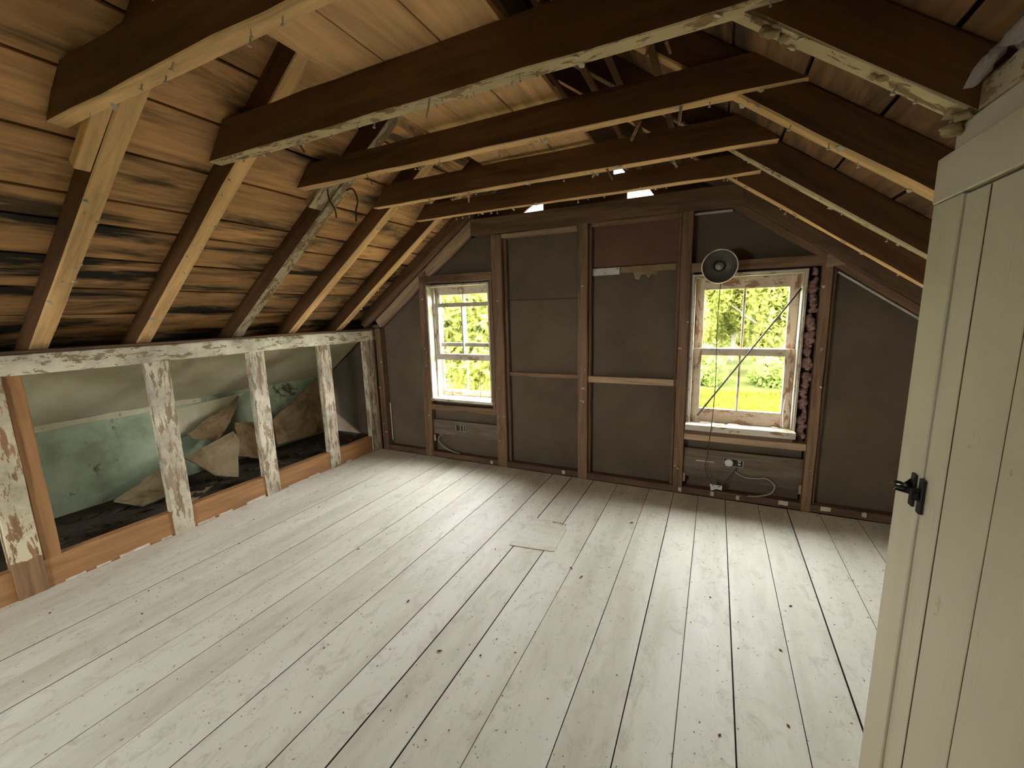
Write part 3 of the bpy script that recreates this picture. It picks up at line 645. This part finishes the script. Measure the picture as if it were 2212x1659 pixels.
cd = tube('cord', lp, [(lc.x+.02, 3.41, 1.70), (.015, 3.42, 1.60), (.012, 3.43, 1.3), (.02, 3.43, .95), (.012, 3.425, .66), (.0, 3.43, .5), (-.008, 3.49, .35), (-.02, 3.50, .25), (.02, 3.49, .15), (.065, 3.488, .105), (.12, 3.49, .15), (.205, 3.53, .27)], .0032, M['cord'], 6, 6)
slab('paper_tag', lp, [(.02, 3.487, .125), (.062, 3.485, .122), (.108, 3.486, .128), (.106, 3.484, .085), (.068, 3.482, .092), (.03, 3.484, .072)], .0015, M['paper'])
sk = tube('stick', None, [(-.095, 3.472, .672), (.21, 3.487, 1.14), (.515, 3.503, 1.605)], .0062, M['stick'], 8, 2, True); props(sk, 'thin grey stick propped diagonally across the right window', 'stick')
cb = tube('cable', None, [(.19, 3.545, .24), (.205, 3.54, .222), (.263, 3.53, .20), (.34, 3.525, .203), (.40, 3.52, .213), (.445, 3.515, .185), (.457, 3.513, .15), (.43, 3.512, .10), (.36, 3.512, .07), (.287, 3.515, .058)], .0045, M['cable'], 7, 6); props(cb, 'loose white cable curling under the right window', 'cable')
cb2 = tube('cable', None, [(-2.56, 3.55, .24), (-2.60, 3.545, .20), (-2.58, 3.54, .15), (-2.50, 3.535, .10), (-2.40, 3.53, .075), (-2.33, 3.53, .068)], .0045, M['cable'], 7, 6); props(cb2, 'loose grey cable curling under the left window', 'cable')
def outlet(x0, x1, z0, z1, y, lab):
    e = props(empty('outlet_box', ((x0+x1)/2, y, z0)), lab, 'outlet')
    for a, b, c, d_ in ((x0, x1, z0, z0+.006), (x0, x1, z1-.006, z1), (x0, x0+.006, z0+.006, z1-.006), (x1-.006, x1, z0+.006, z1-.006)): box('box_edge', e, a, b, y-.006, y+.004, c, d_, M['tape'])
    box('box_back', e, x0+.006, x1-.006, y-.001, y+.001, z0+.006, z1-.006, M['grime_shade'])
    return e
e1 = outlet(-2.375, -2.255, .298, .368, 3.554, 'empty metal outlet box in the board under the left window')
box('device_strap', e1, -2.325, -2.315, 3.546, 3.552, .305, .361, M['tape'], 'z'); box('device_strap', e1, -2.285, -2.275, 3.546, 3.552, .305, .361, M['tape'], 'z')
e2 = outlet(.105, .245, .268, .33, 3.549, 'metal outlet box with round white cap under the right window')
lathe('round_cap', e2, [(.0001, 0), (.024, .001), (.03, .005), (.03, .01)], frame((.145, 3.532, .295), (1, 0, 0), (0, 1, .15)), M['paper'], 24)
for i in range(3): crumbs(e2, [(.225+random.uniform(-.01, .01), 3.54, .30+random.uniform(-.02, .02))], .012)
box('paint_drip', e2, -.09, .04, 3.5485, 3.5495, .282, .288, M['paper'])
# pink insulation squeezed beside the right window
def fluff(name, x0, x1, y0, y1, z0, z1, n, m, lab):
    V = []; F = []
    for i in range(n):
        f = (i+.5)/n; z = z0+(z1-z0)*f
        if random.random() < .2: continue
        v, fc = blob_geo((random.uniform(.2, .75)*(x1-x0), (y1-y0)*random.uniform(.35, .7), (z1-z0)/n*random.uniform(.8, 1.6)), .38, random, 2)
        o_ = len(V); cx = (x0+x1)/2+random.uniform(-.25, .25)*(x1-x0)
        V += [(a+cx-(x0+x1)/2, b, c+z-z0) for a, b, c in v]; F += [tuple(k+o_ for k in f_) for f_ in fc]
    return props(mesh(name, V, F, M[m], None, Matrix.Translation(((x0+x1)/2, (y0+y1)/2, z0)), True), lab, 'insulation')
fluff('insulation_strip', .566, .618, 3.53, 3.585, .54, 1.745, 60, 'pink', 'pink insulation stuffed between the right window and its stud')
fluff('insulation_strip', -1.92, -1.875, 3.525, 3.56, .56, .80, 6, 'pink', 'pink insulation tuft at the lower right of the left window')
# insulation tufts and foil in the right slope
def tuft(pts, m, lab, s, name='insulation_tuft', cat='insulation'):
    V = []; F = []; c = Vector(pts[0])
    for p in pts:
        v, fc = blob_geo((s, s*.7, s*.6), .4, random, 2); o_ = len(V); q = Vector(p)-c
        V += [(a+q.x, b+q.y, d_+q.z) for a, b, d_ in v]; F += [tuple(k+o_ for k in f) for f in fc]
    return props(mesh(name, V, F, M[m], None, Matrix.Translation(c), True), lab, cat)
tuft([(.085, 1.45, 2.225), (.105, 1.44, 2.21), (.125, 1.455, 2.20), (.09, 1.43, 2.205)], 'tan_fluff', 'tan insulation tuft hanging from the pale rafter near its tie', .018)
tuft([(.325, 1.45, 2.055), (.345, 1.44, 2.045)], 'tan_fluff', 'small insulation tuft halfway down the pale right rafter', .014)
tuft([(.49, 1.45, 1.94), (.50, 1.43, 1.925), (.515, 1.47, 1.925), (.50, 1.47, 1.90), (.488, 1.45, 1.905)], 'tan_fluff', 'crumbling insulation where the pale rafter meets the partition', .022)
def foil_sheet():
    n, m = 14, 10; V = []; F = []
    for i in range(n):
        for j in range(m):
            a, b = i/(n-1), j/(m-1)
            V.append((b*.10-.015+random.uniform(-.006, .006)+.012*math.sin(a*9), a*.34, .075*math.sin(b*2.6)+.012*math.sin(a*13+b*5)+random.uniform(-.006, .006)))
    for i in range(n-1):
        for j in range(m-1): F.append((i*m+j, i*m+j+1, (i+1)*m+j+1, (i+1)*m+j))
    return mesh('foil_sheet', V, F, M['foil'], None, Matrix.Translation((.485, 1.04, 1.965)), True)
props(foil_sheet(), 'crumpled shiny foil sheet stuffed above the door partition', 'foil')
# bent wires hanging near the third rafter
for pts, lab in (([(-2.175, 1.99, 2.268), (-2.17, 1.99, 2.21), (-2.14, 2.0, 2.15), (-2.135, 2.0, 2.10)], 'short dark wire end hanging beside the worn rafter'), ([(-2.06, 2.03, 2.255), (-2.0, 2.02, 2.25), (-1.96, 2.01, 2.18), (-1.97, 2.0, 2.12), (-1.975, 2.0, 2.06)], 'curved brown wire hook hanging from the worn rafter')):
    props(tube('wire', None, pts, .005, M['nail_dark'], 6, 5), lab, 'wire')
# laths seen in the dark above the ties
for k, (x, dz) in enumerate(((-.42, 0), (-.53, .01), (-.27, .02))):
    box('lath', roof, x-.014, x+.014, 1.2, 3.3, 2.44+dz, 2.448+dz, M['tie'], 'y', 2, .002)
# litter on the floor
V = []; F = []
for i in range(900):
    x = random.uniform(-3.2, 1.2); y = random.uniform(.1, 3.48); s = random.uniform(.001, .0034)*(1.9 if random.random() < .06 else 1); a = random.uniform(0, 6.3)
    if random.random() < .15: y = random.uniform(3.3, 3.5)
    if i < 70: x, y = random.gauss(-.96, .05), random.gauss(2.66, .012)
    q = len(V); ca, sa = math.cos(a)*s, math.sin(a)*s
    V += [(x+ca*1.8, y+sa*1.8, .0012), (x-sa, y+ca, .0012), (x-ca*1.5, y-sa*1.5, .0015), (x+sa, y-ca, .0012), (x, y, .0015+s*.7)]
    F += [(q, q+1, q+4), (q+1, q+2, q+4), (q+2, q+3, q+4), (q+3, q, q+4)]
props(mesh('floor_litter', V, F, M['leafbit']), 'specks of dirt and wood crumbs scattered over the floor', 'litter', kind='stuff')
for x, y in ((-.70, 2.18), (-.47, 2.86), (-1.40, 1.56), (-2.03, 1.83), (-1.05, 1.35), (-.62, 2.12)):
    V = [(.016, 0, .002), (.006, .008, .005), (-.014, .005, .001), (-.018, -.002, .003), (-.004, -.009, .004), (.001, 0, .009)]
    o = mesh('dry_leaf', V, [(0, 1, 5), (1, 2, 5), (2, 3, 5), (3, 4, 5), (4, 0, 5)], M['leafbit'], None, Matrix.Translation((x, y, .0005)) @ Matrix.Rotation(random.uniform(0, 6), 4, 'Z') @ Matrix.Scale(.8, 4))
    props(o, 'small dry brown leaf scrap lying on the white floorboards', 'leaf', 'dry leaf scraps on the floor')

# ------------------------------------------------------------------ outside
GZ = -2.85
g_ = mesh('ground', [(-80, -30, 0), (80, -30, 0), (80, 90, 0), (-80, 90, 0)], [(0, 1, 2, 3)], M['grass'], None, Matrix.Translation((0, 0, GZ))); props(g_, 'sunlit lawn outside below the windows', 'lawn', kind='structure')
lw = box('wall_lower_storey', None, -4.3, 1.5, BACK, 3.65, GZ, -.08, M['siding']); props(lw, 'outside wall of the storey below the attic', 'wall', kind='structure')
def blades(n, seed):
    r = np.random.default_rng(seed); p = np.stack([r.uniform(-14, 14, n), r.uniform(19.5, 24, n), np.zeros(n)], 1)
    a = r.uniform(0, 6.3, n); d_ = np.stack([np.cos(a), np.sin(a), np.zeros(n)], 1)*.035; t_ = np.stack([r.normal(0, .1, n), r.normal(0, .1, n), r.uniform(.10, .30, n)], 1)
    return np.stack([p-d_, p+d_, p+t_], 1).reshape(-1, 3), [(3*i, 3*i+1, 3*i+2) for i in range(n)]
gv, gf = blades(16000, 4); props(mesh('tall_grass', gv.tolist(), gf, M['grass_tall'], None, Matrix.Translation((0, 0, GZ))), 'uncut yellow-green grass at the edge of the lawn', 'grass', kind='stuff')
def crown(n, rx, ry, rz, leaf, seed, lumps=14, dens=.55):
    r = np.random.default_rng(seed)
    cs = r.normal(size=(lumps, 3)); cs /= np.linalg.norm(cs, axis=1)[:, None]; cs *= r.uniform(.35, .85, (lumps, 1)); rad = r.uniform(.28, .5, lumps)
    k = r.integers(0, lumps, n); dd = r.normal(size=(n, 3)); dd /= np.linalg.norm(dd, axis=1)[:, None]
    p = cs[k] + dd*(rad[k]*r.uniform(.55, 1.05, n)**.5)[:, None]
    p *= np.array([rx, ry, rz])
    a = r.normal(size=(n, 3)); a /= np.linalg.norm(a, axis=1)[:, None]; b = np.cross(a, r.normal(size=(n, 3))); b /= np.linalg.norm(b, axis=1)[:, None]
    s = (leaf*r.uniform(.6, 1.3, n))[:, None]
    v = np.stack([p+a*s, p+b*s*.5, p-a*s, p-b*s*.5], 1).reshape(-1, 3)
    me = bpy.data.meshes.new('crown'); me.vertices.add(4*n); me.vertices.foreach_set('co', v.ravel())
    me.loops.add(4*n); me.loops.foreach_set('vertex_index', np.arange(4*n)); me.polygons.add(n)
    me.polygons.foreach_set('loop_start', np.arange(0, 4*n, 4)); me.update(calc_edges=True)
    return me
CR = [crown(15000, 1.75, 1.7, 5.0, .20, 3, 24), crown(15000, 1.75, 1.7, 5.2, .20, 5, 24)]
for me in CR: me.materials.append(M['leaf'])
CN = crown(15000, 3.2, 2.6, 3.6, .16, 9); CN.materials.append(M['leaf'])
BU = crown(7000, 1.7, 1.5, 1.7, .15, 11, 14); BU.materials.append(M['leaf_dark'])
def wood_mass(n, seed):
    r = np.random.default_rng(seed); x = r.uniform(-42, 18, n); hgt = 9.5+1.6*np.sin(x*.55)+1.1*np.sin(x*1.3+1)
    p = np.stack([x, r.uniform(44, 47, n)+1.2*np.sin(x*.9), hgt*r.uniform(0, 1, n)], 1)
    a = r.normal(size=(n, 3)); a /= np.linalg.norm(a, axis=1)[:, None]; b = np.cross(a, r.normal(size=(n, 3))); b /= np.linalg.norm(b, axis=1)[:, None]; q = r.uniform(.22, .45, (n, 1))
    me = bpy.data.meshes.new('woodland'); v = np.stack([p+a*q, p+b*q*.55, p-a*q, p-b*q*.55], 1).reshape(-1, 3); me.vertices.add(4*n); me.vertices.foreach_set('co', v.ravel())
    me.loops.add(4*n); me.loops.foreach_set('vertex_index', np.arange(4*n)); me.polygons.add(n); me.polygons.foreach_set('loop_start', np.arange(0, 4*n, 4)); me.update(calc_edges=True); me.materials.append(M['leaf'])
    return me
wd = bpy.data.objects.new('woodland', wood_mass(30000, 21)); COL.objects.link(wd); place(wd, None, Matrix.Translation((0, 0, GZ))); props(wd, 'dense woodland foliage far beyond the lawn', 'woodland', kind='stuff')
def tree(x, y, h, s, me, label, group=None, branches=5, name='tree'):
    t = props(empty(name, (x, y, GZ)), label, 'bush' if name == 'bush' else 'tree', group)
    if name == 'tree':
        tk = tube('trunk', t, [(x, y, GZ-.1), (x+.15, y, GZ+h*.3), (x-.1, y+.1, GZ+h*.6), (x, y, GZ+h*.85)], .20*s, M['bark'], 8, 4, True, .06)
        for k in range(branches):
            a = k*2.4+x; z = GZ+h*(.3+.09*k); q = Vector((x, y, z)); dv = Vector((math.cos(a), math.sin(a), .55))
            tube('branch', tk, [q, q+dv*1.2*s, q+dv*2.6*s+Vector((0, 0, .3))], .08*s, M['bark'], 6, 3, True, .02)
    c = bpy.data.objects.new('foliage', me); COL.objects.link(c)
    place(c, t, Matrix.Translation((x, y, GZ+(h*.58 if name == 'tree' else 1.0*s))) @ Matrix.Rotation(x*1.7, 4, 'Z') @ Matrix.Scale(s, 4))
    return t
for k, x in enumerate((-29.2, -24.5, -19.8, -15.1, -6, -1.3, 3.4, 8.1)):
    tree(x, 31+.3*math.sin(k*2.1), 9.3+.7*math.sin(k*1.7), 1.0, CR[k % 2], 'tall leafy tree in the first row beyond the lawn', 'trees in the first row beyond the lawn')
for k, x in enumerate((-32, -27, -22, -17, -8.4, -3.5, 1.2, 6.0, 10.9)):
    tree(x, 37+.3*math.cos(k*2.1), 10.8+.7*math.sin(k*1.3), 1.02, CR[(k+1) % 2], 'taller leafy tree in the back row beyond the lawn', 'trees in the back row beyond the lawn', 3)
for k, x in enumerate((-5.6, -1.0, 3.6, 8.2)):
    tree(x, 26.4, 3, 1.0+.03*math.sin(k), BU, 'dense green bush along the edge of the lawn', 'bushes along the lawn edge', name='bush')
tree(-9.0, 14.0, 7.2, 1.05, CN, 'nearest leafy tree, filling the left window', None, 7)
tree(-16.0, 23.0, 8.0, 1.0, CN, 'leafy tree standing behind the nearest one at the left window', None, 5)
